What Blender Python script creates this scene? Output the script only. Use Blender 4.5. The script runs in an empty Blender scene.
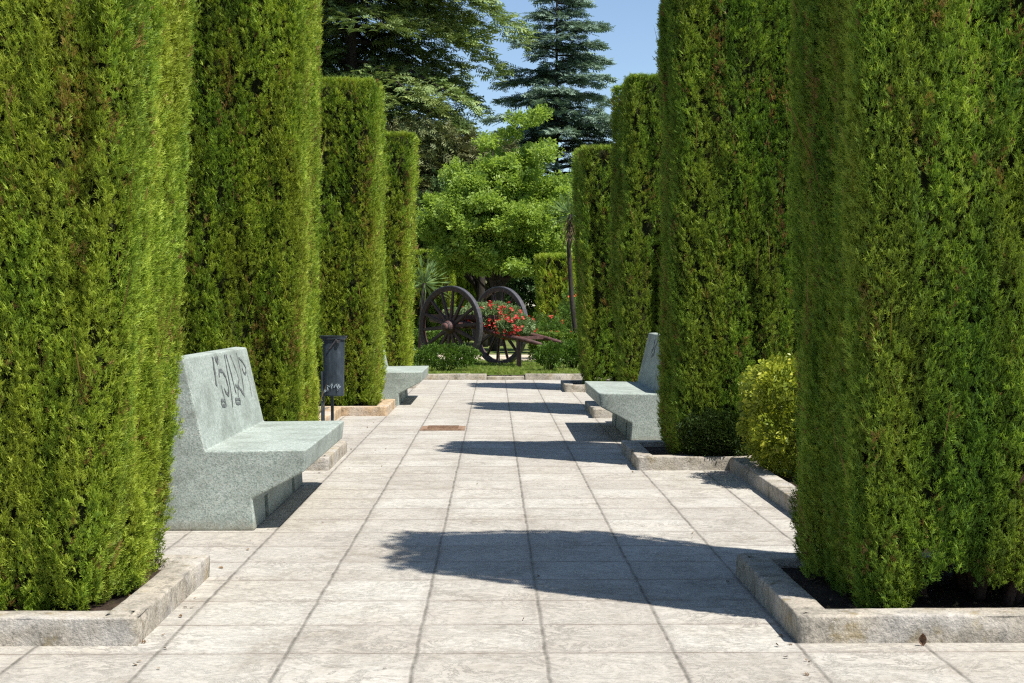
import bpy, bmesh, math, random
import numpy as np
from mathutils import Vector, Matrix
C = bpy.context.scene.collection
R = math.radians
# ---------------------------------------------------------------- camera
H = 1.21
cam = bpy.data.cameras.new('camera'); camo = bpy.data.objects.new('camera', cam); C.objects.link(camo)
camo.location = (0, 0, H)
camo.rotation_euler = (R(90 - 1.44), 0, R(-0.71))
cam.sensor_width = 36; cam.lens = 51.15; cam.clip_end = 2000; cam.clip_start = .05
bpy.context.scene.camera = camo
# ---------------------------------------------------------------- world, sun, exposure
SUN = Vector((1.72, -1.27, 3.75)).normalized()
elev = math.asin(SUN.z); azim = math.atan2(SUN.x, SUN.y)
W = bpy.data.worlds.new('World'); bpy.context.scene.world = W; W.use_nodes = True
nt = W.node_tree; bg = nt.nodes['Background']
sky = nt.nodes.new('ShaderNodeTexSky'); sky.sky_type = 'NISHITA'; sky.sun_disc = False
sky.sun_elevation = elev; sky.sun_rotation = azim; sky.altitude = 700; sky.air_density = 1.0; sky.dust_density = .6; sky.ozone_density = 2.0
nt.links.new(sky.outputs[0], bg.inputs[0]); bg.inputs[1].default_value = 0.082
sun = bpy.data.lights.new('sun', 'SUN'); sun.energy = 4.2; sun.angle = R(.53); sun.color = (1, .955, .89)
suno = bpy.data.objects.new('sun', sun); C.objects.link(suno)
suno.rotation_euler = SUN.to_track_quat('Z', 'Y').to_euler(); suno.location = SUN * 30
vs = bpy.context.scene.view_settings
vs.view_transform = 'Standard'; vs.look = 'None'; vs.gamma = 1; vs.use_curve_mapping = False; vs.exposure = 0.93
bpy.context.scene.render.engine = 'CYCLES'
bpy.context.scene.cycles.use_denoising = False
bpy.context.scene.cycles.filter_width = 1.25

# ---------------------------------------------------------------- helpers
rng = np.random.default_rng(7)
random.seed(7)

def thing(name, label, cat, loc=(0, 0, 0), group=None, rotz=0):
    o = bpy.data.objects.new(name, None); C.objects.link(o); o.location = loc; o.rotation_euler = (0, 0, rotz)
    o.empty_display_size = .2
    tag(o, label, cat, group); return o
def tag(o, label, cat, group=None):
    o['label'] = label; o['category'] = cat
    if group: o['group'] = group
    return o
def link(name, me, parent=None, kind=None):
    o = bpy.data.objects.new(name, me); C.objects.link(o)
    if parent: o.parent = parent
    if kind: o['kind'] = kind
    return o
def obj(name, bm, mat, parent=None, kind=None, smooth=False):
    me = bpy.data.meshes.new(name); bm.to_mesh(me); bm.free()
    for m in (mat if isinstance(mat, list) else [mat]): me.materials.append(m)
    if smooth: me.polygons.foreach_set('use_smooth', [True] * len(me.polygons))
    return link(name, me, parent, kind)
def dup(root, loc, rotz=0, label=None):
    r = root.copy(); C.objects.link(r); r.location = loc; r.rotation_euler = (0, 0, rotz)
    if label: r['label'] = label
    def rec(a, b):
        for ch in list(a.children):
            c = ch.copy(); C.objects.link(c); c.parent = b; rec(ch, c)
    rec(root, r); return r
def box(bm, c, s, rot=None):
    m = Matrix.Translation(c) @ (rot.to_4x4() if rot else Matrix()) @ Matrix.Diagonal((s[0], s[1], s[2], 1))
    return bmesh.ops.create_cube(bm, size=1, matrix=m)['verts']
def tube(bm, pts, rad, n=8, cap=True):
    pts = [Vector(p) for p in pts]; rings = []
    prev = None
    for i, p in enumerate(pts):
        t = (pts[min(i + 1, len(pts) - 1)] - pts[max(i - 1, 0)]).normalized()
        a = prev if prev is not None else (Vector((1, 0, 0)) if abs(t.x) < .9 else Vector((0, 1, 0)))
        b = t.cross(a).normalized(); a = b.cross(t).normalized(); prev = a
        r = rad[i] if isinstance(rad, (list, tuple)) else rad
        rings.append([bm.verts.new(p + (a * math.cos(2 * math.pi * k / n) + b * math.sin(2 * math.pi * k / n)) * r) for k in range(n)])
    for i in range(len(rings) - 1):
        for k in range(n):
            bm.faces.new((rings[i][k], rings[i][(k + 1) % n], rings[i + 1][(k + 1) % n], rings[i + 1][k]))
    if cap:
        bm.faces.new(rings[0][::-1]); bm.faces.new(rings[-1])
def np_mesh(name, V, F, mats, tint=None, matidx=None, smooth=False):
    """V (n,3), F (m,4) quads"""
    me = bpy.data.meshes.new(name); V = np.ascontiguousarray(V, dtype=np.float32); F = np.ascontiguousarray(F, dtype=np.int32)
    k = F.shape[1]
    me.vertices.add(len(V)); me.vertices.foreach_set('co', V.ravel())
    me.loops.add(F.size); me.loops.foreach_set('vertex_index', F.ravel())
    me.polygons.add(len(F)); me.polygons.foreach_set('loop_start', np.arange(0, F.size, k, dtype=np.int32))
    me.polygons.foreach_set('loop_total', np.full(len(F), k, dtype=np.int32))
    if matidx is not None: me.polygons.foreach_set('material_index', matidx.astype(np.int32))
    if smooth: me.polygons.foreach_set('use_smooth', np.ones(len(F), dtype=bool))
    if tint is not None:
        a = me.attributes.new('tint', 'FLOAT', 'POINT'); a.data.foreach_set('value', tint.astype(np.float32))
    for m in mats: me.materials.append(m)
    me.update(calc_edges=True); return me
def nrm(a): return a / np.maximum(np.linalg.norm(a, axis=-1, keepdims=True), 1e-9)
def vnoise(x, y, seed=0):
    xi = np.floor(x).astype(np.int64); yi = np.floor(y).astype(np.int64); fx = x - xi; fy = y - yi
    fx = fx * fx * (3 - 2 * fx); fy = fy * fy * (3 - 2 * fy)
    def h(a, b):
        n = (a * 374761393 + b * 668265263 + seed * 982451653) & 0x7fffffff
        n = ((n ^ (n >> 13)) * 1274126177) & 0x7fffffff
        return ((n ^ (n >> 16)) & 0xffff) / 65535.0
    return (h(xi, yi) * (1 - fx) + h(xi + 1, yi) * fx) * (1 - fy) + (h(xi, yi + 1) * (1 - fx) + h(xi + 1, yi + 1) * fx) * fy
def vn3(P, s, seed=0):
    return (vnoise(P[:, 0] * s + P[:, 2] * s * .37, P[:, 1] * s - P[:, 2] * s * .53, seed) + vnoise(P[:, 2] * s + 9, (P[:, 0] + P[:, 1]) * s * .8, seed + 5)) / 2

# templates: verts in (side, along, normal), quads, tint per vertex
def blade(pts, w, curve=0.0, t0=.3, t1=1.0):
    """thin rhombus from a to b"""
    a, b = np.array(pts[0], float), np.array(pts[1], float)
    d = b - a; L = np.linalg.norm(d); d /= L; s = np.array((d[1], -d[0], 0.)) * w / 2
    if np.linalg.norm(s) < 1e-6: s = np.array((w / 2, 0, 0))
    m = a + (b - a) * .5 + np.array((0, 0, curve))
    return [a, m + s, b, m - s], [t0, (t0 + t1) / 2, t1, (t0 + t1) / 2]
def template(blades):
    V, F, T = [], [], []
    for v, t in blades:
        n = len(V); V += v; T += t; F.append([n, n + 1, n + 2, n + 3])
    return np.array(V), np.array(F), np.array(T)
def T_cypress(w=.09, seed=5):
    r = random.Random(seed); B = [blade([(0, 0, 0), (.03, 1, .02)], w)]
    for i, y in enumerate((.08, .30, .52)):
        for s in (-1, 1):
            l = r.uniform(.30, .44) - .16 * y; yy = y + r.uniform(-.05, .1); t0 = r.uniform(0, .5)
            B.append(blade([(0, yy, 0), (s * l * r.uniform(.4, .75), yy + l * r.uniform(.8, 1.1), r.uniform(-.22, .22))], w * r.uniform(.8, 1.2), .0, t0, t0 + r.uniform(.2, .5)))
    return template(B)
def T_cyp_lite(w=.13):
    B = [blade([(0, 0, 0), (0, 1, .02)], w)]
    for i, y in enumerate((.15, .45)):
        for s in (-1, 1):
            l = .45 - .25 * y
            B.append(blade([(0, y, 0), (s * l * .6, y + l * .9, .15 * s)], w, .0, .1 + .3 * i, .7 + .3 * i))
    return template(B)
def T_leaves(n=5, w=.42, spread=.5, seed=1):
    r = random.Random(seed); B = []
    for i in range(n):
        a = r.uniform(0, 6.28); x, y, z = math.cos(a) * spread * r.random(), r.random() * .6, r.uniform(-.3, .3)
        b = a + r.uniform(-.6, .6); l = r.uniform(.35, .6)
        B.append(blade([(x, y, z), (x + math.cos(b) * l, y + math.sin(b) * l * .7 + .1, z + r.uniform(-.25, .15))], w * l, r.uniform(-.05, .08), r.random() * .6, .4 + r.random() * .6))
    return template(B)
def T_needles(n=8, w=.05, seed=2):
    r = random.Random(seed); B = []
    for i in range(n):
        a = R(-75 + 150 * i / (n - 1)); l = r.uniform(.55, .8)
        B.append(blade([(0, .45 * i / n, 0), (math.sin(a) * l * .8, .45 * i / n + math.cos(a) * l, r.uniform(-.12, .25))], w, .0, .3, 1))
    return template(B)
def T_flat(n=6, w=.12):
    B = [blade([(0, 0, 0), (0, 1, -.1)], w)]
    for i in range(n):
        s = 1 if i % 2 else -1; y = .1 + .8 * i / n; l = .5 * (1 - .6 * y)
        B.append(blade([(0, y, -.1 * y), (s * l, y + .28, -.12)], w * 1.1, .04, .3, 1))
    return template(B)
def T_flower():
    B = []
    for i in range(5):
        a = 2 * math.pi * i / 5
        B.append(blade([(0, 0, .0), (math.cos(a) * .5, math.sin(a) * .5, .12)], .36, .1, .4, 1))
    return template(B)
def frames(D, up_jit, r, Nrm=None):
    """orthonormal frames along D; roll random or with normal close to Nrm"""
    D = nrm(D)
    ref = Nrm if Nrm is not None else r.normal(size=D.shape)
    if Nrm is not None: ref = ref + r.normal(size=D.shape) * up_jit
    S = nrm(np.cross(D, ref)); N = np.cross(S, D)
    return S, D, N
def scatter(P, D, L, tmpl, r, Nrm=None, nj=.3, tint=None, flat=1.0):
    V, F, T = tmpl; n = len(P)
    S, D, N = frames(D, nj, r, Nrm)
    L = np.broadcast_to(np.asarray(L, float).reshape(-1, 1, 1), (n, 1, 1))
    W = P[:, None, :] + L * (S[:, None, :] * V[None, :, 0:1] + D[:, None, :] * V[None, :, 1:2] + N[:, None, :] * V[None, :, 2:3] * flat)
    FF = F[None] + (np.arange(n) * len(V))[:, None, None]
    t = r.random((n, 1)) if tint is None else tint.reshape(-1, 1)
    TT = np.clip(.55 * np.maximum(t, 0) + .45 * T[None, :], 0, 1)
    if tint is not None: TT = np.where(t < 0, 0.0, np.maximum(TT, .03))
    return W.reshape(-1, 3), FF.reshape(-1, 4), TT.ravel()
def merge(parts):
    Vs, Fs, Ts, Ms = [], [], [], []; n = 0
    for (V, F, T), m in parts:
        Vs.append(V); Fs.append(F + n); Ts.append(T); Ms.append(np.full(len(F), m)); n += len(V)
    return np.vstack(Vs), np.vstack(Fs), np.concatenate(Ts), np.concatenate(Ms)

# ---------------------------------------------------------------- materials
def newmat(name, rough=.8, spec=.3):
    m = bpy.data.materials.new(name); m.use_nodes = True; b = m.node_tree.nodes['Principled BSDF']
    b.inputs['Roughness'].default_value = rough; b.inputs['Specular IOR Level'].default_value = spec
    return m, m.node_tree, b
class G:
    def __init__(s, nt): s.nt = nt
    def n(s, t, **k):
        o = s.nt.nodes.new(t)
        for a, v in k.items(): setattr(o, a, v)
        return o
    def l(s, a, b): s.nt.links.new(a, b)
    def val(s, x, inp):
        if isinstance(x, (int, float)): inp.default_value = x
        elif isinstance(x, (tuple, list)): inp.default_value = (list(x) + [1])[:len(inp.default_value)]
        else: s.l(x, inp)
    def math(s, op, a, b=0.0, c=None, clamp=False):
        o = s.n('ShaderNodeMath', operation=op, use_clamp=clamp); s.val(a, o.inputs[0]); s.val(b, o.inputs[1])
        if c is not None: s.val(c, o.inputs[2])
        return o.outputs[0]
    def coord(s, scale=(1, 1, 1), which='Object'):
        t = s.n('ShaderNodeTexCoord'); m = s.n('ShaderNodeMapping'); m.inputs['Scale'].default_value = scale
        s.l(t.outputs[which], m.inputs[0]); return m.outputs[0]
    def noise(s, v, sc, det=3, rough=.55, dist=0):
        o = s.n('ShaderNodeTexNoise'); s.l(v, o.inputs['Vector']); o.inputs['Scale'].default_value = sc
        o.inputs['Detail'].default_value = det; o.inputs['Roughness'].default_value = rough; o.inputs['Distortion'].default_value = dist
        return o.outputs[0]
    def ramp(s, f, stops, interp='LINEAR'):
        o = s.n('ShaderNodeValToRGB'); o.color_ramp.interpolation = interp; e = o.color_ramp.elements
        while len(e) < len(stops): e.new(.5)
        for i, (p, c) in enumerate(stops):
            e[i].position = p; e[i].color = (*(c if not isinstance(c, (int, float)) else (c,) * 3), 1)
        s.l(f, o.inputs[0]); return o.outputs[0]
    def mix(s, f, a, b, mode='MIX'):
        o = s.n('ShaderNodeMix', data_type='RGBA', blend_type=mode); s.val(f, o.inputs[0]); s.val(a, o.inputs[6]); s.val(b, o.inputs[7]); return o.outputs[2]
    def bump(s, h, b, strength=.4, dist=.01):
        o = s.n('ShaderNodeBump'); o.inputs['Strength'].default_value = strength; o.inputs['Distance'].default_value = dist
        s.l(h, o.inputs['Height']); s.l(o.outputs[0], b.inputs['Normal'])

def leafmat(name, stops, patch=None, patch_amt=.5, brown=None, brown_at=.68, trans=.3, nscale=(1.6, 1.6, .5), rough=.55, big=2.2):
    m, nt, b = newmat(name, rough, .25); g = G(nt)
    at = g.n('ShaderNodeAttribute', attribute_name='tint')
    col = g.ramp(at.outputs['Fac'], stops)
    co = g.coord(nscale)
    if patch:
        nz = g.noise(co, big, 4, .6)
        col = g.mix(g.math('MULTIPLY', g.ramp(nz, [(.42, 0.), (.62, 1.)]), patch_amt), col, patch)
    if brown:
        nz = g.noise(g.coord((nscale[0] * 1.7, nscale[1] * 1.7, nscale[2] * .8)), 4.2, 4, .65)
        w = g.math('MULTIPLY', g.ramp(nz, [(brown_at - .06, 0.), (brown_at + .04, 1.)]), g.ramp(g.noise(g.coord(), 60, 1), [(.45, .1), (.55, .95)]))
        col = g.mix(w, col, brown)
    g.l(col, b.inputs['Base Color'])
    tr = g.n('ShaderNodeBsdfTranslucent'); g.l(g.mix(.5, col, (1.0, 1.0, .3), 'MULTIPLY'), tr.inputs[0])
    ms = g.n('ShaderNodeMixShader'); ms.inputs[0].default_value = trans
    g.l(b.outputs[0], ms.inputs[1]); g.l(tr.outputs[0], ms.inputs[2])
    g.l(ms.outputs[0], nt.nodes['Material Output'].inputs[0])
    return m
def plain(name, c, rough=.8, spec=.3, var=.25, sc=8, c2=None, bump=.2, bd=.01, scale=(1, 1, 1)):
    m, nt, b = newmat(name, rough, spec); g = G(nt)
    co = g.coord(scale); nz = g.noise(co, sc, 5, .6)
    c2 = c2 or tuple(x * (1 - var) for x in c)
    g.l(g.ramp(nz, [(.35, c2), (.65, c)]), b.inputs['Base Color'])
    g.bump(g.noise(co, sc * 4, 4, .7), b, bump, bd)
    return m

M = {}
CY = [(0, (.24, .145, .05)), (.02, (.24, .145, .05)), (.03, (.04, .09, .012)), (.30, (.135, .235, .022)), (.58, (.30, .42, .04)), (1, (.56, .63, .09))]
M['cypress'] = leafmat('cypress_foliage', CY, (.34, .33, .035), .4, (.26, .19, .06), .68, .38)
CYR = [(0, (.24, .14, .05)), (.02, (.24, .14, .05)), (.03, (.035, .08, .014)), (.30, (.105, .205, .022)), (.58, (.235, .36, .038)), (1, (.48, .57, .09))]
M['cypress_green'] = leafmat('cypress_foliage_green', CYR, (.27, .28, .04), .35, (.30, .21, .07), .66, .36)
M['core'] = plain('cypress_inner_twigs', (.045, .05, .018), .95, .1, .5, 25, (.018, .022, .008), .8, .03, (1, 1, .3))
M['bark'] = plain('cypress_bark', (.15, .09, .06), .9, .2, .4, 30, (.07, .045, .035), .8, .02, (1, 1, .15))
M['darkbark'] = plain('dark_bark', (.06, .05, .042), .95, .1, .4, 12, (.03, .026, .022), .8, .03, (1, 1, .2))
M['cedar'] = leafmat('cedar_needles', [(0, (0.081, 0.135, 0.054)), (.5, (0.176, 0.270, 0.101)), (1, (0.42, 0.48, 0.15))], (.14, .17, .05), .5, None, .7, .15, (1, 1, 1), .6, .35)
M['bluecedar'] = leafmat('blue_cedar_needles', [(0, (0.093, 0.146, 0.113)), (.5, (0.185, 0.271, 0.205)), (1, (0.330, 0.437, 0.317))], None, .5, None, .7, .1, (1, 1, 1), .6, .5)
M['dullconifer'] = leafmat('dull_conifer_needles', [(0, (0.072, 0.098, 0.039)), (.5, (0.156, 0.189, 0.072)), (1, (0.260, 0.286, 0.104))], (.13, .10, .04), .6, None, .7, .12, (1, 1, 1), .6, .5)
M['maple'] = leafmat('light_green_leaves', [(0, (0.144, 0.230, 0.036)), (.5, (0.288, 0.416, 0.071)), (1, (0.546, 0.675, 0.159))], None, .5, None, .7, .5, (1, 1, 1), .5, .6)
M['darkleaf'] = leafmat('dark_leaves', [(0, (0.036, 0.072, 0.022)), (.5, (0.072, 0.132, 0.036)), (1, (0.132, 0.204, 0.060))], None, .5, None, .7, .15, (1, 1, 1), .6, .6)
M['euonymus'] = leafmat('golden_leaves', [(0, (0.096, 0.165, 0.021)), (.5, (0.275, 0.330, 0.035)), (.8, (0.578, 0.578, 0.055)), (1, (0.688, 0.633, 0.110))], (.09, .15, .02), .5, (.28, .18, .08), .68, .3, (1, 1, 1), .35, 6)
M['shrub'] = leafmat('rose_shrub_leaves', [(0, (.04, .09, .015)), (.5, (.09, .17, .025)), (1, (.19, .29, .05))], None, .5, None, .7, .35, (1, 1, 1), .45)
M['shadeshrub'] = leafmat('shade_toned_shrub_leaves', [(0, (.02, .04, .01)), (.5, (.04, .07, .015)), (1, (.08, .12, .025))], None, .5, None, .7, .25, (1, 1, 1), .5)  # shade on the low shrub is put into these darker leaf colours
M['hedge'] = leafmat('box_hedge_leaves', [(0, (.06, .12, .015)), (.5, (.12, .2, .025)), (1, (.26, .33, .045))], None, .5, None, .7, .3, (1, 1, 1), .5)
M['pale'] = leafmat('pale_grey_leaves', [(0, (.08, .13, .05)), (.5, (.16, .22, .10)), (1, (.3, .36, .2))], None, .5, None, .7, .25, (1, 1, 1), .5)
M['geranium'] = leafmat('geranium_leaves', [(0, (.07, .13, .04)), (.5, (.18, .27, .10)), (1, (.36, .44, .22))], None, .5, None, .7, .3, (1, 1, 1), .5)
M['yucca'] = leafmat('yucca_blades', [(0, (.05, .10, .03)), (.5, (.10, .17, .05)), (1, (.2, .28, .09))], None, .5, None, .7, .2, (1, 1, 1), .4)
M['straw'] = leafmat('dry_straw', [(0, (.06, .045, .025)), (.6, (.14, .10, .05)), (1, (.28, .21, .11))], None, .5, None, .7, .1, (1, 1, 1), .8)
M['red'] = leafmat('red_petals', [(0, (.32, .012, .012)), (.5, (.55, .035, .03)), (1, (.75, .14, .12))], None, .5, None, .7, .25, (1, 1, 1), .5)
M['redorange'] = leafmat('orange_petals', [(0, (.6, .06, .01)), (1, (.9, .2, .06))], None, .5, None, .7, .25, (1, 1, 1), .5)
M['grass'] = leafmat('grass_blades', [(0, (.09, .16, .02)), (.5, (.18, .27, .04)), (1, (.34, .4, .09))], None, .5, (.28, .24, .1), .6, .35, (1, 1, 1), .5)
M['litter'] = leafmat('dry_leaf_litter', [(0, (.07, .045, .025)), (.6, (.18, .11, .05)), (1, (.35, .25, .13))], None, .5, None, .7, .05, (1, 1, 1), .8)
M['soil'] = plain('dark_soil', (.085, .06, .042), .95, .1, .4, 9, (.035, .026, .02), 1.0, .04)
M['lawn'] = plain('lawn_ground', (.10, .16, .03), .95, .1, .4, 3, (.13, .13, .05), .8, .03)
M['sand'] = plain('sandy_path', (.55, .47, .36), .9, .2, .3, 5, (.42, .34, .25), .5, .01)
M['ground'] = plain('outer_ground', (.12, .13, .06), .95, .1, .3, .6, (.09, .10, .04), .5, .02)
M['wood'] = plain('dark_red_wood', (.13, .06, .05), .6, .35, .4, 14, (.05, .028, .026), .5, .01, (1, 1, 1))
M['wheelwood'] = plain('dark_wheel_wood', (.105, .048, .040), .6, .35, .4, 20, (.035, .022, .022), .5, .01)
M['iron'] = plain('dull_blue_iron', (.085, .078, .082), .5, .5, .4, 20, (.035, .034, .04), .3, .005)
M['spray'] = plain('black_spray_paint', (.17, .19, .18), .7, .3, .5, 26, (.07, .072, .075), .2, .005)
M['smudge'] = plain('grey_paint_smudge', (.18, .20, .20), .8, .3, .4, 40, (.3, .33, .32), .2, .003)
M['rust'] = plain('rusty_cover', (.30, .20, .13), .8, .3, .4, 20, (.18, .11, .07), .5, .01)
M['trunkgrey'] = plain('grey_trunk', (.16, .14, .12), .9, .2, .4, 6, (.07, .06, .05), .8, .03, (1, 1, .2))

def paving_mat():
    m, nt, b = newmat('stamped_concrete_paving', .75, .35); g = G(nt)
    tc = g.n('ShaderNodeTexCoord'); P = tc.outputs['Object']
    wn = g.n('ShaderNodeTexNoise'); g.l(P, wn.inputs['Vector']); wn.inputs['Scale'].default_value = 5; wn.inputs['Detail'].default_value = 6; wn.inputs['Roughness'].default_value = .7
    sub = g.n('ShaderNodeVectorMath', operation='SUBTRACT'); g.l(wn.outputs['Color'], sub.inputs[0]); sub.inputs[1].default_value = (.5, .5, .5)
    scl = g.n('ShaderNodeVectorMath', operation='SCALE'); g.l(sub.outputs[0], scl.inputs[0]); scl.inputs['Scale'].default_value = .022
    add = g.n('ShaderNodeVectorMath', operation='ADD'); g.l(P, add.inputs[0]); g.l(scl.outputs[0], add.inputs[1])
    sp = g.n('ShaderNodeSeparateXYZ'); g.l(add.outputs[0], sp.inputs[0])
    u = g.math('DIVIDE', g.math('SUBTRACT', sp.outputs[0], .178), .45); v = g.math('DIVIDE', g.math('SUBTRACT', sp.outputs[1], .08), .45)
    def jd(q):  # distance to joint in metres
        f = g.math('FRACT', q); return g.math('MULTIPLY', g.math('MINIMUM', f, g.math('SUBTRACT', 1.0, f)), .45)
    du, dv = jd(u), jd(v)
    # tile ids
    cm = g.n('ShaderNodeCombineXYZ'); g.l(g.math('FLOOR', u), cm.inputs[0]); g.l(g.math('FLOOR', v), cm.inputs[1])
    wh = g.n('ShaderNodeTexWhiteNoise'); g.l(cm.outputs[0], wh.inputs[0])
    rnd = wh.outputs[0]
    n1 = g.noise(P, 1.3, 4, .6); n2 = g.noise(g.coord((1, .9, 1)), 7, 8, .68, .35); n3 = g.noise(P, 40, 4, .7)
    col = g.ramp(n2, [(.26, (.33, .31, .265)), (.41, (.41, .39, .34)), (.54, (.45, .43, .38)), (.72, (.40, .375, .325))])
    col = g.mix(g.math('MULTIPLY', g.ramp(n1, [(.45, 0.), (.7, 1.)]), .28), col, (.38, .315, .235))
    col = g.mix(g.math('MULTIPLY', rnd, .6), col, (.33, .30, .255))
    col = g.mix(.35, col, g.ramp(n3, [(.3, .25), (.7, .8)]), 'OVERLAY')
    wear = g.ramp(g.noise(P, 1.9, 5, .65, .6), [(.50, 0.), (.66, 1.)])
    col = g.mix(g.math('MULTIPLY', wear, g.ramp(g.noise(P, 16, 6, .75), [(.40, .75), (.60, .1)])), col, (.235, .205, .16))
    # dark lichen veins and pits
    vn = g.noise(g.coord((1.0, 1.25, 1.0)), 4.5, 9, .78, 1.5)
    vein = g.ramp(g.math('ABSOLUTE', g.math('SUBTRACT', vn, .5)), [(.0, 1.), (.012, .7), (.03, 0.)])
    vmask = g.ramp(g.noise(P, 2.6, 3, .6), [(.44, .05), (.62, .7)])
    col = g.mix(g.math('MULTIPLY', vein, vmask), col, (.19, .175, .15))
    st = g.ramp(g.noise(g.coord((1, 1.2, 1)), 10, 7, .8), [(.56, 0.), (.66, .6)])
    col = g.mix(g.math('MULTIPLY', st, g.ramp(g.noise(P, 1.7, 2), [(.4, .15), (.6, 1.)])), col, (.24, .23, .21))
    # joints
    ju = g.ramp(du, [(.003, 1.), (.0085, 0.)]); jv = g.ramp(dv, [(.002, 1.), (.0075, 0.)])
    jn = g.ramp(g.noise(P, 7, 5, .75), [(.35, .2), (.6, 1.)])
    edge = g.ramp(g.math('MINIMUM', du, dv), [(.0, .5), (.05, 0.)])
    col = g.mix(g.math('MULTIPLY', edge, jn), col, (.27, .235, .20))
    col = g.mix(g.math('MULTIPLY', jv, g.math('MAXIMUM', jn, .55)), col, (.17, .135, .105))
    col = g.mix(g.math('MULTIPLY', ju, g.math('MAXIMUM', jn, .55)), col, (.13, .12, .10))
    g.l(col, b.inputs['Base Color'])
    hj = g.math('MULTIPLY', g.math('MINIMUM', g.ramp(du, [(.002, 0.), (.012, 1.)]), g.ramp(dv, [(.001, .35), (.007, 1.)])), 1.0)
    h = g.math('ADD', hj, g.math('ADD', g.math('MULTIPLY', n2, 1.1), g.math('MULTIPLY', n3, .25)))
    h = g.math('SUBTRACT', h, g.math('MULTIPLY', vein, .25))
    g.bump(h, b, .55, .008)
    g.l(g.ramp(n2, [(.3, .85), (.7, .62)]), b.inputs['Roughness'])
    return m
M['paving'] = paving_mat()

def bench_mat():
    m, nt, b = newmat('green_grey_terrazzo_concrete', .8, .3); g = G(nt)
    co = g.coord()
    vo = g.n('ShaderNodeTexVoronoi'); g.l(co, vo.inputs['Vector']); vo.inputs['Scale'].default_value = 150
    sep = g.n('ShaderNodeSeparateColor'); g.l(vo.outputs['Color'], sep.inputs[0])
    chip = g.ramp(sep.outputs[0], [(0, (.09, .115, .10)), (.3, (.23, .275, .245)), (.6, (.36, .41, .365)), (.88, (.44, .485, .44)), (.95, (.24, .21, .17)), (1, (.6, .62, .58))])
    mort = g.ramp(g.noise(co, 30, 3), [(.3, (.28, .325, .285)), (.7, (.385, .425, .38))])
    col = g.mix(.55, mort, chip)
    soil = g.noise(g.coord((1.2, 1.2, 2.0)), 2.6, 6, .7)
    col = g.mix(g.math('MULTIPLY', g.ramp(soil, [(.44, 0.), (.64, 1.)]), .5), col, (.13, .145, .12))
    col = g.mix(g.math('MULTIPLY', g.ramp(g.noise(co, 7, 5, .7), [(.6, 0.), (.72, 1.)]), .35), col, (.58, .62, .58))
    # brown splash zone close to the ground
    sp = g.n('ShaderNodeSeparateXYZ'); g.l(co, sp.inputs[0])
    low = g.ramp(g.math('ADD', sp.outputs[2], g.math('MULTIPLY', g.noise(co, 12, 4, .7), .12)), [(.06, 1.), (.12, 0.)])
    col = g.mix(g.math('MULTIPLY', low, .55), col, (.22, .19, .13))
    g.l(col, b.inputs['Base Color'])
    h = g.math('ADD', g.math('MULTIPLY', vo.outputs['Distance'], 1.2), g.math('MULTIPLY', g.noise(co, 60, 3), .8))
    g.bump(h, b, .22, .003)
    return m
M['bench'] = bench_mat()
def kerb_mat(name, warm):
    m, nt, b = newmat(name, .85, .25); g = G(nt); co = g.coord()
    a = (.41, .365, .295) if not warm else (.52, .385, .24); d = (.27, .245, .20) if not warm else (.36, .25, .15)
    col = g.ramp(g.noise(co, 5, 6, .7), [(.35, d), (.6, a)])
    col = g.mix(g.math('MULTIPLY', g.ramp(g.noise(co, 13, 6, .8), [(.50, 0.), (.62, 1.)]), .8), col, (.12, .11, .09))
    col = g.mix(g.math('MULTIPLY', g.ramp(g.noise(co, 6.5, 5, .7), [(.56, 0.), (.66, 1.)]), .45), col, (.38, .29, .13))
    col = g.mix(g.math('MULTIPLY', g.ramp(g.noise(co, 3.1, 3, .6), [(.5, 0.), (.62, 1.)]), .4), col, (.5, .48, .45))
    col = g.mix(.4, col, g.ramp(g.noise(co, 70, 3, .7), [(.3, .2), (.7, .8)]), 'OVERLAY')
    g.l(col, b.inputs['Base Color'])
    g.bump(g.math('ADD', g.noise(co, 18, 6, .75), g.math('MULTIPLY', g.noise(co, 90, 3), .4)), b, .8, .012)
    return m
M['kerb'] = kerb_mat('weathered_kerb_concrete', False); M['kerbwarm'] = kerb_mat('sandstone_kerb', True)
def bin_mat():
    m, nt, b = newmat('scuffed_blue_grey_metal', .45, .5); g = G(nt); co = g.coord((1, 1, .5))
    col = g.ramp(g.noise(co, 9, 5, .7), [(.3, (.018, .028, .038)), (.55, (.045, .062, .08)), (.75, (.11, .135, .16))])
    g.l(col, b.inputs['Base Color']); b.inputs['Metallic'].default_value = .2
    g.bump(g.noise(co, 30, 3), b, .15, .004); return m
M['bin'] = bin_mat()
M['binpaint'] = plain('faded_white_scrawl', (.42, .5, .55), .7, .3, .4, 40, (.2, .26, .3), .1, .002)

# ---------------------------------------------------------------- the ground
def sheet(name, rects, z, mat, kind='structure'):
    bm = bmesh.new()
    for x0, y0, x1, y1 in rects:
        vs_ = [bm.verts.new(p) for p in ((x0, y0, z), (x1, y0, z), (x1, y1, z), (x0, y1, z))]; bm.faces.new(vs_)
    return obj(name, bm, mat, None, kind)
sheet('ground', [(-500, -300, 500, 900)], -.03, M['ground'])
sheet('paving', [(-9, -6, 9, 23.62)], 0, M['paving'])
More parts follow.
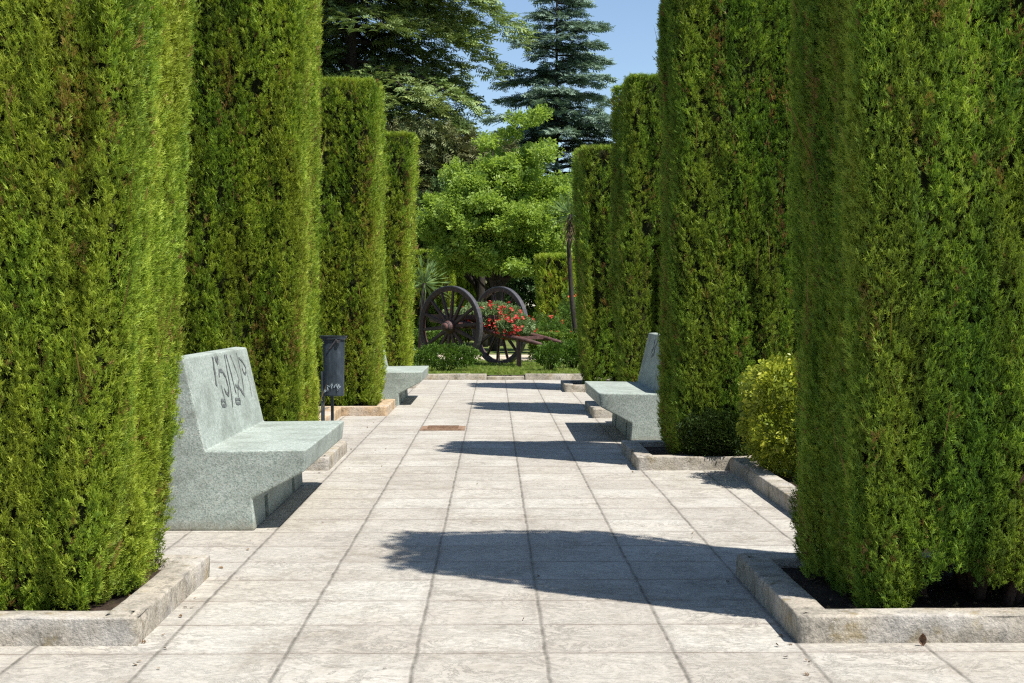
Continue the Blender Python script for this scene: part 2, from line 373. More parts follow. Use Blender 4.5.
# tower rows: y of each planter front
PL = [5.15, 10.62, 15.85, 21.1]; PR = [5.16, 10.6, 15.5, 20.15]; DEP = 1.32
sheet('soil', [(-40, 5.28, -1.97, 23.5)] + [(-1.965, y + .07, -1.33 + .0, y + DEP - .07) for y in PL] + [(-1.965, PL[1] + DEP + .0, -1.72, PL[2] + .0)]
      + [(1.92, 5.28, 40, 23.5)] + [(1.16, y + .07, 1.915, y + DEP - .07) for y in PR] + [(1.80, PR[0] + DEP, 1.915, PR[1])], .055, M['soil'])
sheet('lawn', [(-40, 23.74, 40, 29.6), (-40, 33.5, 40, 120)], .07, M['lawn'])
sheet('sandy_path', [(-40, 29.6, 40, 33.5)], .066, M['sand'])

def kerb(pts, mat, w=.13, h=.10, seed=0):
    """a run of kerb along pts, whose left side (seen along the run) is the outer face"""
    P = []
    for i in range(len(pts) - 1):
        a, b = Vector(pts[i]), Vector(pts[i + 1]); n = max(2, int((b - a).length / .035))
        for k in range(n): P.append((a + (b - a) * k / n, i, k == 0 and i > 0))
    P.append((Vector(pts[-1]), len(pts) - 2, False))
    prof = [(0, -.02), (0, .03), (0, .06), (0, h - .008), (.002, h - .002), (.008, h), (w * .35, h), (w * .7, h), (w - .008, h), (w - .002, h - .003), (w, h - .009), (w, -.02)]
    bm = bmesh.new(); rings = []
    def nor(i):
        a, b = Vector(pts[i]), Vector(pts[i + 1]); d = (b - a).normalized(); return Vector((d.y, -d.x))
    r = np.random.default_rng(seed + 50)
    for j, (p, i, corner) in enumerate(P):
        n = nor(i)
        if corner:
            n0 = nor(i - 1); n = (n + n0) / (1 + n.dot(n0))
        ring = []
        s = j * .035
        for q, (o, z) in enumerate(prof):
            e = (vnoise(np.array([s * 6.]), np.array([q * .8 + 3]), seed)[0] - .5) * .006 + (r.random() - .5) * .0015
            chip = max(0, vnoise(np.array([s * 4. + 30]), np.array([1.0]), seed)[0] - .70) * .05 if 3 <= q <= 5 else 0
            oo = o + e + (chip if q < 5 else 0); zz = z + (e * .5 if z > 0 else 0) - chip * .6
            ring.append(bm.verts.new((p.x + n.x * oo, p.y + n.y * oo, zz)))
        rings.append(ring)
    for a, b in zip(rings, rings[1:]):
        for q in range(len(prof) - 1): bm.faces.new((a[q], a[q + 1], b[q + 1], b[q]))
    bm.faces.new(rings[0]); bm.faces.new(rings[-1][::-1])
    bmesh.ops.recalc_face_normals(bm, faces=bm.faces)
    return obj('kerb', bm, mat, None, 'structure', smooth=True)
# normal = (d.y,-d.x): right-hand side of the run is the bed side
XL, XR = -1.267, 1.085
for i, y in enumerate(PL):
    dx = (0, .06, .10, .12)[i]
    # run from back to front: outer side must be on the left -> walk from far-left-back, to the corner, to the front, then left
    kerb([(-2.10, y + DEP), (XL + dx, y + DEP), (XL + dx, y), (-3.6 if i == 0 else -2.1, y)], M['kerbwarm'] if i == 2 else M['kerb'], seed=i)
for i, y in enumerate(PR):
    dx = (0, -.04, -.03, -.1)[i]
    kerb([(3.6 if i == 0 else 2.1, y), (XR + dx, y), (XR + dx, y + DEP), (2.1, y + DEP)], M['kerb'], seed=10 + i)
# bay kerbs between the planters
kerb([(-1.66, PL[2] - .003), (-1.66, PL[1] + DEP + .003)], M['kerbwarm'], seed=21)
kerb([(-1.92, PL[1] - .003), (-1.92, PL[0] + DEP + .003)], M['kerb'], seed=22)
kerb([(-1.92, PL[3] - .003), (-1.92, PL[2] + DEP + .003)], M['kerb'], seed=23)
kerb([(1.72, PR[0] + DEP + .003), (1.72, PR[1] - .003)], M['kerb'], seed=24)
kerb([(1.87, PR[1] + DEP + .003), (1.87, PR[2] - .003)], M['kerb'], seed=25)
kerb([(1.72, PR[2] + DEP + .003), (1.72, PR[3] - .003)], M['kerb'], seed=26)
kerb([(-3.5, 23.62), (-.12, 23.62)], M['kerb'], h=.095, seed=27)
kerb([(-.118, 23.63), (.50, 23.63)], M['kerb'], h=.055, seed=28)
kerb([(.502, 23.62), (4, 23.62)], M['kerb'], h=.095, seed=29)
for o in [o for o in C.objects if o.name.startswith('kerb')]:
    pass
# the kerbs above walk so that the bed lies on their right

bm = bmesh.new(); box(bm, (-.497, 14.2, .004), (.43, .43, .012)); box(bm, (-.497, 14.2, .012), (.36, .36, .006))
for k in range(5): box(bm, (-.497, 14.06 + k * .07, .018), (.3, .012, .008))
tag(obj('drain_cover', bm, M['rust']), 'flat square rust-brown metal cover set into the pale paving', 'drain cover')

# ---------------------------------------------------------------- cypress towers
TM_FINE, TM_LITE = T_cypress(.10), T_cyp_lite(.13)
TWIG = template([blade([(0, 0, 0), (.05, 1, .04)], .022, 0, 0, 0)])
def round_rect(w, d, r, n=400):
    pts = []
    for cx, cy, a0 in ((w / 2 - r, d / 2 - r, 0), (-w / 2 + r, d / 2 - r, 90), (-w / 2 + r, -d / 2 + r, 180), (w / 2 - r, -d / 2 + r, 270)):
        for a in range(0, 91, 10): pts.append((cx + r * math.cos(R(a0 + a)), cy + r * math.sin(R(a0 + a)), math.cos(R(a0 + a)), math.sin(R(a0 + a))))
    pts.append(pts[0]); A = np.array(pts); s = np.concatenate([[0], np.cumsum(np.hypot(*np.diff(A[:, :2], axis=0).T))])
    return A, s
def tower(label, x, y, w, d, h, n, L, tm, mat, seed, lean=(0, 0), z0=.12, bot=.86, rag=.14, notches=(), bulge=1.0, trunks=5, wide=1.04, vis=99., hi=1.0):
    vis = min(vis, h)
    r = np.random.default_rng(seed); A, S = round_rect(w, d, .11); per = S[-1]
    def surf(u, z):
        px = np.interp(u, S, A[:, 0]); py = np.interp(u, S, A[:, 1]); nx = np.interp(u, S, A[:, 2]); ny = np.interp(u, S, A[:, 3])
        k = np.interp(z, [0, .35, 1.3, h - .05, h], [bot - .03, bot + .02, 1.0, wide, wide - .02])
        g1 = vnoise(u * 2.2, z * .55, seed) - .5; g2 = vnoise(u * 7, z * 1.3, seed + 1) - .5; g3 = vnoise(u * 16, z * 4, seed + 2) - .5
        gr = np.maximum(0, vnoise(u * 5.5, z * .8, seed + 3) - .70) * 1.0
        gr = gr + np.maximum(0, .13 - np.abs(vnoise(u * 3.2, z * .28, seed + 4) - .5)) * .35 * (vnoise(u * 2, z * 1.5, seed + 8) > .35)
        disp = (g1 * .07 + g2 * .055 + g3 * .035 - gr * .30) * bulge
        X = px * k + nx * disp + lean[0] * z; Y = py * k + ny * disp + lean[1] * z
        return X, Y, nx, ny, gr
    def zbot(u): return z0 + rag * vnoise(u * 4, u * 0, seed + 7) + .5 * rag * vnoise(u * 13, u * 0, seed + 9)
    # sides
    ns = n // 11; su = r.random(ns) * per; zb = zbot(su)
    f = r.random(ns); f = np.where(r.random(ns) < hi, f, f * (vis / h)); sz = zb - .04 + (h - zb) * f
    slen = L * r.uniform(1.2, 4.2, ns); sdep = np.abs(r.normal(0, .024, ns)) - .014; sdep = np.where(r.random(ns) < .06, sdep - .018, sdep)
    st = r.normal(.45, .19, ns) + (vnoise(su * 6, sz * 1.0, seed + 11) - .5) * .45 + (vnoise(su * 17, sz * .40, seed + 15) - .5) * .62
    brn = vnoise(su * 16, sz * 1.1, seed + 12) + .35 * vnoise(su * 30, sz * 5, seed + 13)
    slean = r.normal(0, .22, ns) + (vnoise(su * 3, sz * 2, seed + 6) - .5) * .5
    si = r.integers(0, ns, n); tt = r.random(n)
    u = (su[si] + slean[si] * tt * slen[si] + r.normal(0, L * .22, n)) % per; z = np.minimum(sz[si] + tt * slen[si], h - L * .4)
    X, Y, nx, ny, gr = surf(u, z)
    dep = sdep[si] + r.normal(0, L * .2, n)
    P = np.stack([X - nx * dep, Y - ny * dep, z - L * .4], 1)
    tx, ty = -ny, nx; t = r.normal(0, .45, n) + slean[si]; o = np.clip(r.normal(.55, .4, n), -.2, 1.6)
    D = np.stack([nx * o + tx * t, ny * o + ty * t, np.ones(n)], 1)
    Nn = np.stack([nx, ny, np.full(n, .6)], 1)
    LL = L * r.uniform(.55, 1.25, n) * np.where(z > vis + .2, 1.35, 1)
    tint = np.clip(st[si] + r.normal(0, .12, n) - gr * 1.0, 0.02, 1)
    tint = np.where((brn[si] > np.quantile(brn, .965)) & (r.random(n) < .55), -1., tint)
    tint = np.where(r.random(ns)[si] < .018, -1., tint)
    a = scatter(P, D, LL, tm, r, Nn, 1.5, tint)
    # strands that stand proud, long and vertical
    # top
    m = int(n * .10); P = np.stack([(r.random(m) - .5) * (w * wide - .08) + lean[0] * h, (r.random(m) - .5) * (d * wide - .08) + lean[1] * h, h - L * .5 + r.normal(0, .012, m)], 1)
    D = np.stack([r.normal(0, .35, m), r.normal(0, .35, m), np.ones(m)], 1)
    b = scatter(P, D, L * r.uniform(.4, .9, m), tm, r, None, .5, np.clip(r.normal(.6, .2, m), 0, 1))
    m = int(40 * (h + 1)); u = r.random(m) * per; z = .1 + (h - .75) * r.random(m) ** 1.3; X, Y, nx, ny, gr = surf(u, z)
    P = np.stack([X + nx * .004, Y + ny * .004, z], 1); D = np.stack([nx * .12 + r.normal(0, .16, m), ny * .12 + r.normal(0, .16, m), np.ones(m)], 1)
    tw = scatter(P, D, r.uniform(.08, .30, m) * (1 + L * 6), TWIG, r, None, .5, np.full(m, -1.))
    # bottom fringe
    m = int(n * .03); u = r.random(m) * per; z = zbot(u) + r.random(m) * .1 - .02; X, Y, nx, ny, gr = surf(u, z); q = r.random(m) * .25
    P = np.stack([X * (1 - q), Y * (1 - q), z], 1); D = np.stack([nx * .9 + r.normal(0, .4, m), ny * .9 + r.normal(0, .4, m), r.uniform(.1, 1, m)], 1)
    c = scatter(P, D, L * r.uniform(.6, 1.2, m), tm, r, None, .5, np.clip(r.normal(.35, .2, m), 0, 1))
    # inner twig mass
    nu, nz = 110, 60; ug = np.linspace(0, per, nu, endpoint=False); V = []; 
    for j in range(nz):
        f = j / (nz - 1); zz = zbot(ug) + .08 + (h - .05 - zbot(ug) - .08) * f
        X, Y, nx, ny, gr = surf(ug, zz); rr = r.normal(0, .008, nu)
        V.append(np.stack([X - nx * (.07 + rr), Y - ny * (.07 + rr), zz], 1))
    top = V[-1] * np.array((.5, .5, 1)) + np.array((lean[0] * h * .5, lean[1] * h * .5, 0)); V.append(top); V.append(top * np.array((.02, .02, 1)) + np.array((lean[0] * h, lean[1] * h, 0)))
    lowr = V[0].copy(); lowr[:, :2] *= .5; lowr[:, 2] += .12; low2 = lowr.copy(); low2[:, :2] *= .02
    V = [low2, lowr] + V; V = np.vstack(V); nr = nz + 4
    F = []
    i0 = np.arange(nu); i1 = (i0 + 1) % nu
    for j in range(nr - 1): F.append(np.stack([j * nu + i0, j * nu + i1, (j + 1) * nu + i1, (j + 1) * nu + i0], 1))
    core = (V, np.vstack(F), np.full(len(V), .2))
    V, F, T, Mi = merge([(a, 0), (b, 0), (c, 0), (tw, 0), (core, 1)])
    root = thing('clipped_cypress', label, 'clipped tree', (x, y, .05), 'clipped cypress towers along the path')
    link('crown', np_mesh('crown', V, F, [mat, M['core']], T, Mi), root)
    bm = bmesh.new()
    rr = random.Random(seed)
    for k in range(trunks):
        cx, cy = rr.uniform(-.25, .25) * w, (-.34 + (k + .5) / trunks * .6) * d * .8
        pts = [(cx, cy, -.06)]; ang = rr.uniform(0, 6.28)
        for q in range(1, 6): pts.append((pts[-1][0] + rr.uniform(-.07, .07) + math.cos(ang) * .03, pts[-1][1] + rr.uniform(-.05, .05) + math.sin(ang) * .02, q * .14))
        tube(bm, pts, [.024, .020, .018, .015, .012, .010], 7)
        for q in (1, 2, 3):
            for s_ in range(2):
                a_ = rr.uniform(0, 6.28); p = Vector(pts[q]); e = p + Vector((math.cos(a_) * .24, math.sin(a_) * .24, .14)); mm = (p + e) / 2 + Vector((0, 0, -.05))
                tube(bm, [p, mm, e], [.012, .009, .004], 5)
    obj('trunk', bm, M['bark'], root, smooth=True)
    return root
import sys
K = float(1.0)
# left row
tower('tall cypress block nearest on the left, cut by the left picture edge', -1.975, 5.90, 1.08, 1.10, 3.75, 260000, .036, TM_FINE, M['cypress'], 11, (.041, 0), .0, .96, .07, wide=1.05, vis=2.6, hi=.25)
tower('tall cypress block right behind the graffitied bench on the left', -1.92, 11.30, .95, 1.12, 3.75, 130000, .050, TM_FINE, M['cypress'], 12, (.006, 0), .0, .95, .1)
tower('flat-topped cypress block behind the dark metal bin', -1.82, 16.66, .98, 1.12, 3.66, 62000, .066, TM_FINE, M['cypress'], 13, (.006, 0), .0, .95, .08)
tower('last and shortest-looking cypress block of the left row, by the lawn', -1.79, 22.0, .98, 1.1, 3.70, 26000, .10, TM_FINE, M['cypress'], 14, (.012, 0), .0, .95, .1)
# right row
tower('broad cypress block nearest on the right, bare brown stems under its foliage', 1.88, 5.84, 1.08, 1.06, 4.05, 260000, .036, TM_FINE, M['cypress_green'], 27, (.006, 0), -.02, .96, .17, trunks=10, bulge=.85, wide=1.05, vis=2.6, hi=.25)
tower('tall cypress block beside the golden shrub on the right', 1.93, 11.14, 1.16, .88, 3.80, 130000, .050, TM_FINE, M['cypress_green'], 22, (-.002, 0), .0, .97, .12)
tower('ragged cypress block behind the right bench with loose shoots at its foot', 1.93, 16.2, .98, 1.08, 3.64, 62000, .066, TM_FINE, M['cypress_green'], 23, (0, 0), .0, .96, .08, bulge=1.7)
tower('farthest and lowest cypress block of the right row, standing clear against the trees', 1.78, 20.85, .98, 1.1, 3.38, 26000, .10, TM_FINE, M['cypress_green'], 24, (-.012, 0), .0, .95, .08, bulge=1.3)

# ---------------------------------------------------------------- benches
def bench(label, x0, y0, y1, mirror, strokes=None, graffiti_label=None):
    """x0: face line offset; profile is in (x,z) for a bench facing +x"""
    root = thing('concrete_bench', label, 'bench', (x0, (y0 + y1) / 2, -.03 if y0 > 17 else 0), 'cast concrete benches along the path', 0)
    hl = (y1 - y0) / 2
    prof = [(-.83, 0), (-.29, 0), (-.30, .17), (-.025, .315), (-.012, .434), (-.55, .428), (-.665, .925), (-.745, .93), (-.83, .42)]
    bm = bmesh.new()
    a = [bm.verts.new((p[0], -hl, p[1])) for p in prof]; b = [bm.verts.new((p[0], hl, p[1])) for p in prof]
    bm.faces.new(a); bm.faces.new(b[::-1])
    for i in range(len(prof)): j = (i + 1) % len(prof); bm.faces.new((a[j], a[i], b[i], b[j]))
    bmesh.ops.recalc_face_normals(bm, faces=bm.faces)
    bmesh.ops.bevel(bm, geom=list(bm.edges), offset=.012, segments=3, affect='EDGES', profile=.6)
    if mirror:
        bmesh.ops.scale(bm, vec=(-1, 1, 1), verts=bm.verts); bmesh.ops.recalc_face_normals(bm, faces=bm.faces)
    sgn = -1 if mirror else 1
    me = bpy.data.meshes.new('tmp'); bm.to_mesh(me); bm.free(); tmp = bpy.data.objects.new('tmp', me); C.objects.link(tmp)
    # lifting slots in the base
    bm = bmesh.new()
    for q in (-.52, .52): box(bm, (sgn * -.27, q * hl / .95 , .05), (.22, .12, .17))
    cme = bpy.data.meshes.new('cut'); bm.to_mesh(cme); bm.free(); cut = bpy.data.objects.new('cut', cme); C.objects.link(cut)
    md = tmp.modifiers.new('b', 'BOOLEAN'); md.operation = 'DIFFERENCE'; md.object = cut; md.solver = 'EXACT'
    dg = bpy.context.evaluated_depsgraph_get(); em = bpy.data.meshes.new_from_object(tmp.evaluated_get(dg))
    for o_, m_ in ((tmp, me), (cut, cme)): bpy.data.objects.remove(o_); bpy.data.meshes.remove(m_)
    for nm, lo, hi in (('base', None, .171), ('seat', .171, .46), ('backrest', .46, None)):
        bm = bmesh.new(); bm.from_mesh(em)
        for zc, up in ((lo, False), (hi, True)):
            if zc is None: continue
            bmesh.ops.bisect_plane(bm, geom=list(bm.verts) + list(bm.edges) + list(bm.faces), plane_co=(0, 0, zc), plane_no=(0, 0, 1), clear_outer=up, clear_inner=not up)
        for f in bm.faces: f.material_index = 0
        o = obj(nm, bm, M['bench'], root)
        if nm == 'backrest': br = o
    if strokes:
        bm = bmesh.new()
        for pts, wd in strokes:
            V = []
            for k in range(len(pts) - 1):
                for q in range(4): t = q / 4; V.append((pts[k][0] * (1 - t) + pts[k + 1][0] * t, pts[k][1] * (1 - t) + pts[k + 1][1] * t))
            V.append(pts[-1]); prev = None
            for k, (yy, zz) in enumerate(V):
                d = Vector((V[min(k + 1, len(V) - 1)][0] - V[max(k - 1, 0)][0], V[min(k + 1, len(V) - 1)][1] - V[max(k - 1, 0)][1])).normalized(); n_ = Vector((-d.y, d.x)) * wd / 2 * (1 + .35 * math.sin(k * 2.1 + zz * 30))
                pr = []
                for s_ in (1, -1):
                    y_, z_ = yy + n_.x * s_, zz + n_.y * s_
                    xf = -.55 - (z_ - .428) * .2314 + .0035
                    pr.append(bm.verts.new((sgn * xf, y_ - hl, z_)))
                if prev: bm.faces.new((prev[0], prev[1], pr[1], pr[0]))
                prev = pr
        g_ = obj('graffiti', bm, M['spray'], br)
        if graffiti_label: g_['label'] = graffiti_label
    return root
ST = [([(0.776, 0.905), (0.737, 0.826), (0.693, 0.74)], .03), ([(0.836, 0.891), (0.925, 0.891), (0.855, 0.863)], .028),
      ([(0.832, 0.787), (0.874, 0.82), (0.959, 0.816), (1.024, 0.777), (1.036, 0.712), (0.985, 0.666), (0.915, 0.692), (0.905, 0.714)], .02),
      ([(0.826, 0.739), (0.837, 0.676), (0.814, 0.615)], .012), ([(0.732, 0.652), (0.849, 0.643), (0.832, 0.614), (0.713, 0.622), (0.732, 0.652)], .016),
      ([(1.148, 0.908), (1.121, 0.807), (1.082, 0.666), (1.024, 0.593)], .018), ([(1.2, 0.905), (1.224, 0.802), (1.229, 0.685), (1.24, 0.663)], .02),
      ([(1.334, 0.9), (1.396, 0.823), (1.44, 0.739), (1.334, 0.693), (1.279, 0.639)], .011), ([(1.166, 0.632), (1.318, 0.621), (1.295, 0.597), (1.153, 0.607), (1.166, 0.632)], .016),
      ([(1.275, 0.711), (1.383, 0.69), (1.485, 0.638)], .02), ([(1.564, 0.905), (1.568, 0.837), (1.552, 0.732), (1.486, 0.623)], .012),
      ([(1.603, 0.87), (1.699, 0.844), (1.773, 0.797), (1.704, 0.758), (1.655, 0.773), (1.632, 0.804)], .014), ([(1.763, 0.774), (1.778, 0.703), (1.749, 0.612)], .008)]
bench('green-grey concrete bench with black graffiti on its backrest, nearest on the left', -.995, 7.79, 9.78, False, ST, 'black spray-painted scrawl of tall looping letters')
bench('grey concrete bench near the lawn, half hidden behind the left cypress blocks', -.85, 17.5, 19.3, False)
bench('green-grey concrete bench on the right of the path facing left', .91, 12.74, 14.8, True, [([(1.1, .86), (1.2, .80), (1.15, .74), (1.3, .72)], .03), ([(1.35, .87), (1.3, .8), (1.4, .75)], .03), ([(.7, .84), (.8, .76)], .02)], 'dark smudges of paint on the backrest')

# ---------------------------------------------------------------- litter bin
def litter_bin(x, y):
    root = thing('litter_bin', 'dark blue-grey metal litter bin on two posts with pale scrawl low down', 'litter bin', (x, y, 0))
    def shell(z0, z1, r0, r1, sx=1, th=.006):
        bm = bmesh.new(); N = 28; rings = []
        for rr, z in ((r0 - th, z0 + .004), (r0, z0), (r1, z1), (r1 - th, z1), (r1 - th - .002, z0 + .01)):
            rings.append([bm.verts.new((rr * math.copysign(abs(math.cos(2 * math.pi * k / N)) ** .62, math.cos(2 * math.pi * k / N)), rr * .82 * math.copysign(abs(math.sin(2 * math.pi * k / N)) ** .62, math.sin(2 * math.pi * k / N)), z)) for k in range(N)])
        for a, b in zip(rings, rings[1:]):
            for k in range(N): bm.faces.new((a[k], a[(k + 1) % N], b[(k + 1) % N], b[k]))
        bm.faces.new(rings[0][::-1]); return bm
    obj('bucket', shell(.40, .91, .088, .098), M['bin'], root, smooth=False)
    obj('rim', shell(.90, .935, .098, .122), M['bin'], root)
    for (px, py, top, w) in ((-.095, -.03, .62, .032), (-.02, .05, .44, .026)):
        bm = bmesh.new(); box(bm, (px, py, top / 2), (w, w, top)); bmesh.ops.bevel(bm, geom=list(bm.edges), offset=.004, segments=2, affect='EDGES'); obj('post', bm, M['bin'], root)
    bm = bmesh.new(); tube(bm, [(-.03, -.088, .82), (.03, -.092, .9), (.06, -.092, .885)], .007, 6); tube(bm, [(.052, -.085, .885), (.052, -.10, .885)], .016, 10); obj('latch', bm, M['iron'], root)
    bm = bmesh.new(); rr = random.Random(3)
    for k in range(9):
        cx, cz = -.07 + k * .0165, .475 + rr.uniform(-.02, .02); pts = [(cx + rr.uniform(-.012, .016), -.0815, cz + rr.uniform(-.03, .03)) for q in range(4)]
        for p, q in zip(pts, pts[1:]):
            d = (Vector(q) - Vector(p)).normalized(); n_ = Vector((-d.z, 0, d.x)) * .004
            bm.faces.new([bm.verts.new(Vector(v)) for v in (Vector(p) + n_, Vector(q) + n_, Vector(q) - n_, Vector(p) - n_)])
    for v in bm.verts: v.co.y -= .0012
    obj('scrawl', bm, M['binpaint'], root)
litter_bin(-1.43, 13.0)

# ---------------------------------------------------------------- shrubs
def bush(name, label, cat, loc, rx, ry, rz, n, L, tm, mat, seed, group=None, stems=6, boxy=2.2, fl=None, upd=.6, hollow=.45, zlow=.12):
    r = np.random.default_rng(seed); root = thing(name, label, cat, loc, group)
    d = nrm(r.normal(size=(n, 3))); k = (np.abs(d) ** boxy).sum(1) ** (-1 / boxy); rad = (hollow + (1 - hollow) * r.random(n) ** .6)
    P = d * k[:, None]; lump = .86 + .30 * vn3(P + 5, 3.1, seed) + .12 * (vn3(P + 9, 8, seed) - .5)
    P = P * (rad * lump)[:, None]; P = P * np.array((rx, ry, rz)) + np.array((0, 0, rz + zlow))
    P[:, 2] = np.maximum(P[:, 2], .02)
    D = d + np.array((0, 0, upd)) + r.normal(0, .5, (n, 3))
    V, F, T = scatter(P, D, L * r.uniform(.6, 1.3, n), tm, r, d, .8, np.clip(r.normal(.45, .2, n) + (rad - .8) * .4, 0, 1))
    link('foliage', np_mesh('foliage', V, F, [mat], T), root)
    bm = bmesh.new(); rr = random.Random(seed)
    for s_ in range(stems):
        a_ = rr.uniform(0, 6.28); b_ = (rx * .15 * math.cos(a_), ry * .15 * math.sin(a_), 0); e = (rx * .65 * math.cos(a_), ry * .65 * math.sin(a_), rz * 1.3)
        mm = ((b_[0] + e[0]) * .35, (b_[1] + e[1]) * .35, rz * .7); tube(bm, [b_, mm, e], [.012, .009, .005], 6)
    obj('stem', bm, M['darkbark'], root, smooth=True)
    if fl:
        m, fL, fm, top = fl; d = nrm(r.normal(size=(m, 3)) + np.array((0, -.3, top))); k = (np.abs(d) ** boxy).sum(1) ** (-1 / boxy)
        P = d * k[:, None] * 1.02; P = P * (.86 + .30 * vn3(P + 5, 3.1, seed))[:, None] * np.array((rx, ry, rz)) + np.array((0, 0, rz + zlow))
        Q = np.repeat(P, 6, axis=0) + r.normal(0, fL * .45, (m * 6, 3)); D = nrm(np.repeat(d, 6, axis=0) + r.normal(0, .6, (m * 6, 3)))
        S_ = np.cross(D, np.array((0, 0, 1.)))
        V, F, T = scatter(Q, nrm(S_ + r.normal(0, .2, S_.shape)), fL, T_flower(), r, D, .2)
        link('blossoms', np_mesh('blossoms', V, F, [fm], T), root)
    return root
LF = T_leaves(6, .5, .5, 4); LF2 = T_leaves(7, .4, .55, 9)
bush('golden_shrub', 'rounded golden-yellow leafy shrub in the bed between two right cypress blocks', 'shrub', (2.16, 9.85, .04), .42, .5, .385, 6000, .068, LF, M['euonymus'], 31, boxy=3.5, zlow=.02, hollow=.6)
bush('dark_shrub', 'low green shrub, leaves coloured dark as if in shade, tucked against the second right cypress block', 'shrub', (1.66, 10.82, .04), .30, .24, .22, 7000, .04, LF2, M['shadeshrub'], 32, boxy=2.3, zlow=.0, hollow=.6)
bush('pale_leaved_shrub', 'pale grey-leaved shrub at the right edge beyond the nearest cypress block', 'shrub', (2.58, 6.1, .04), .32, .45, .34, 2600, .085, LF2, M['pale'], 33, zlow=.02)
bush('broad_leaved_shrub', 'dull green shrub with small red flowers behind the graffitied bench', 'shrub', (-2.75, 11.2, .04), .35, .6, .34, 2600, .08, LF, M['shrub'], 34, fl=(14, .035, M['redorange'], .6), zlow=.0)
# by the lawn
bush('rose_shrub', 'low leafy shrub in front of the left cart wheel', 'shrub', (-.85, 24.7, .07), .56, .3, .17, 1000, .10, LF, M['shrub'], 35, 'low shrubs in front of the cart', boxy=2.6, zlow=.08, upd=.9)
bush('rose_shrub', 'small sparse shrub with bare stems in front of the cart shafts', 'shrub', (.95, 24.8, .07), .22, .22, .18, 550, .09, LF, M['shrub'], 36, 'low shrubs in front of the cart', zlow=.10, upd=.9)
bush('rose_shrub', 'low leafy shrub right of the shafts, touching the last right cypress block', 'shrub', (1.42, 25.8, .07), .28, .3, .18, 700, .10, LF, M['shrub'], 37, 'low shrubs in front of the cart', zlow=.10, upd=.9)
bush('rose_shrub', 'low shrub at the foot of the last left cypress block', 'shrub', (-1.62, 25.4, .07), .25, .3, .18, 900, .10, LF, M['shrub'], 38, 'low shrubs in front of the cart', zlow=.06, upd=.9)
bush('rose_bush', 'tall open rose bush with a few red flowers behind the right cart wheel', 'bush', (1.15, 31.0, .07), .4, .4, .4, 500, .13, LF, M['shrub'], 39, None, zlow=.1, fl=(5, .06, M['red'], .2), hollow=.2)
bush('rose_bush', 'tall thin rose bush with orange flowers beside the far shrubs', 'bush', (1.75, 32.0, .07), .3, .4, .7, 600, .13, LF, M['shrub'], 40, None, zlow=.1, fl=(6, .06, M['redorange'], .2), hollow=.2)
def long_hedge(label, x0, x1, y, d, h, n, L, mat, seed):
    r = np.random.default_rng(seed); cx = (x0 + x1) / 2; root = thing('low_hedge', label, 'hedge', (cx, y, .06), 'low clipped hedges beyond the cart')
    w = x1 - x0; P = np.stack([r.uniform(-w / 2, w / 2, n), r.uniform(-d / 2, d / 2, n), h * r.random(n) ** .5], 1)
    P[:, 2] += (vnoise(P[:, 0] * 2, P[:, 1], seed) - .5) * .06
    D = np.stack([r.normal(0, .7, n), r.normal(-.2, .7, n), np.ones(n)], 1)
    V, F, T = scatter(P, D, L * r.uniform(.7, 1.2, n), LF, r, None, .5); link('foliage', np_mesh('foliage', V, F, [mat], T), root)
    for q in range(int(w * 3)):
        bm = bmesh.new(); xx = -w / 2 + .1 + q * .33; tube(bm, [(xx, 0, 0), (xx + .03, .02, h * .8)], [.014, .008], 5); obj('stem', bm, M['darkbark'], root)
long_hedge('low box hedge directly behind the cart shafts', .75, 1.7, 29.3, .5, .52, 2600, .12, M['hedge'], 41)
long_hedge('yellow-green clipped hedge beyond the sandy path on the right', 1.2, 5.0, 34.5, .8, .45, 6000, .13, M['hedge'], 42)
long_hedge('clipped hedge beyond the sandy path on the left', -6.0, -1.0, 35.0, .8, .5, 6000, .13, M['shrub'], 43)

# grass
r = np.random.default_rng(90); n = 26000
P = np.stack([r.uniform(-3, 3.5, n), 23.78 + 5.7 * r.random(n) ** 1.3, np.full(n, .07)], 1); D = np.stack([r.normal(0, .4, n), r.normal(0, .4, n), np.ones(n)], 1)
GR = template([blade([(0, 0, 0), (.0, 1, .1)], .12), blade([(0.1, 0, 0), (.35, .8, .0)], .12), blade([(-.1, 0, 0), (-.4, .7, .1)], .12)])
V, F, T = scatter(P, D, .045 * r.uniform(.6, 1.5, n), GR, r)
g_ = link('grass', np_mesh('grass', V, F, [M['grass']], T), None, 'stuff'); tag(g_, 'short bright green grass between the far kerb and the cart', 'grass')
# litter on the beds and paving
n = 2600; side = np.where(r.random(n) < .5, -1, 1)
P = np.stack([side * (1.25 + 1.6 * r.random(n)), 5.3 + 17 * r.random(n) ** 1.6, np.full(n, .062)], 1)
pz = np.ones(n, bool)
for (yy, dd, s_, lim) in ((PL, DEP, -1, -1.42), (PR, DEP, 1, 1.22)):
    inside = np.zeros(n, bool)
    for y_ in yy: inside |= (P[:, 1] > y_ + .15) & (P[:, 1] < y_ + dd - .15)
    pz &= (side != s_) | (inside & (np.abs(P[:, 0]) > abs(lim))) | (np.abs(P[:, 0]) > 2.1)
P = P[pz]
Q = np.stack([r.uniform(-1.25, 1.6, 90), 4.7 + 14 * r.random(90) ** 1.5, np.full(90, .004)], 1)
Q[:60, 0] = np.where(r.random(60) < .5, r.uniform(1.0, 1.07, 60), r.uniform(-1.25, -1.2, 60)); P = np.vstack([P, Q])
D = np.stack([r.normal(size=len(P)), r.normal(size=len(P)), np.zeros(len(P)) + .12], 1)
V, F, T = scatter(P, D, r.uniform(.012, .035, len(P)), T_cyp_lite(.22), r, np.tile((0, 0, 1.), (len(P), 1)), .3)
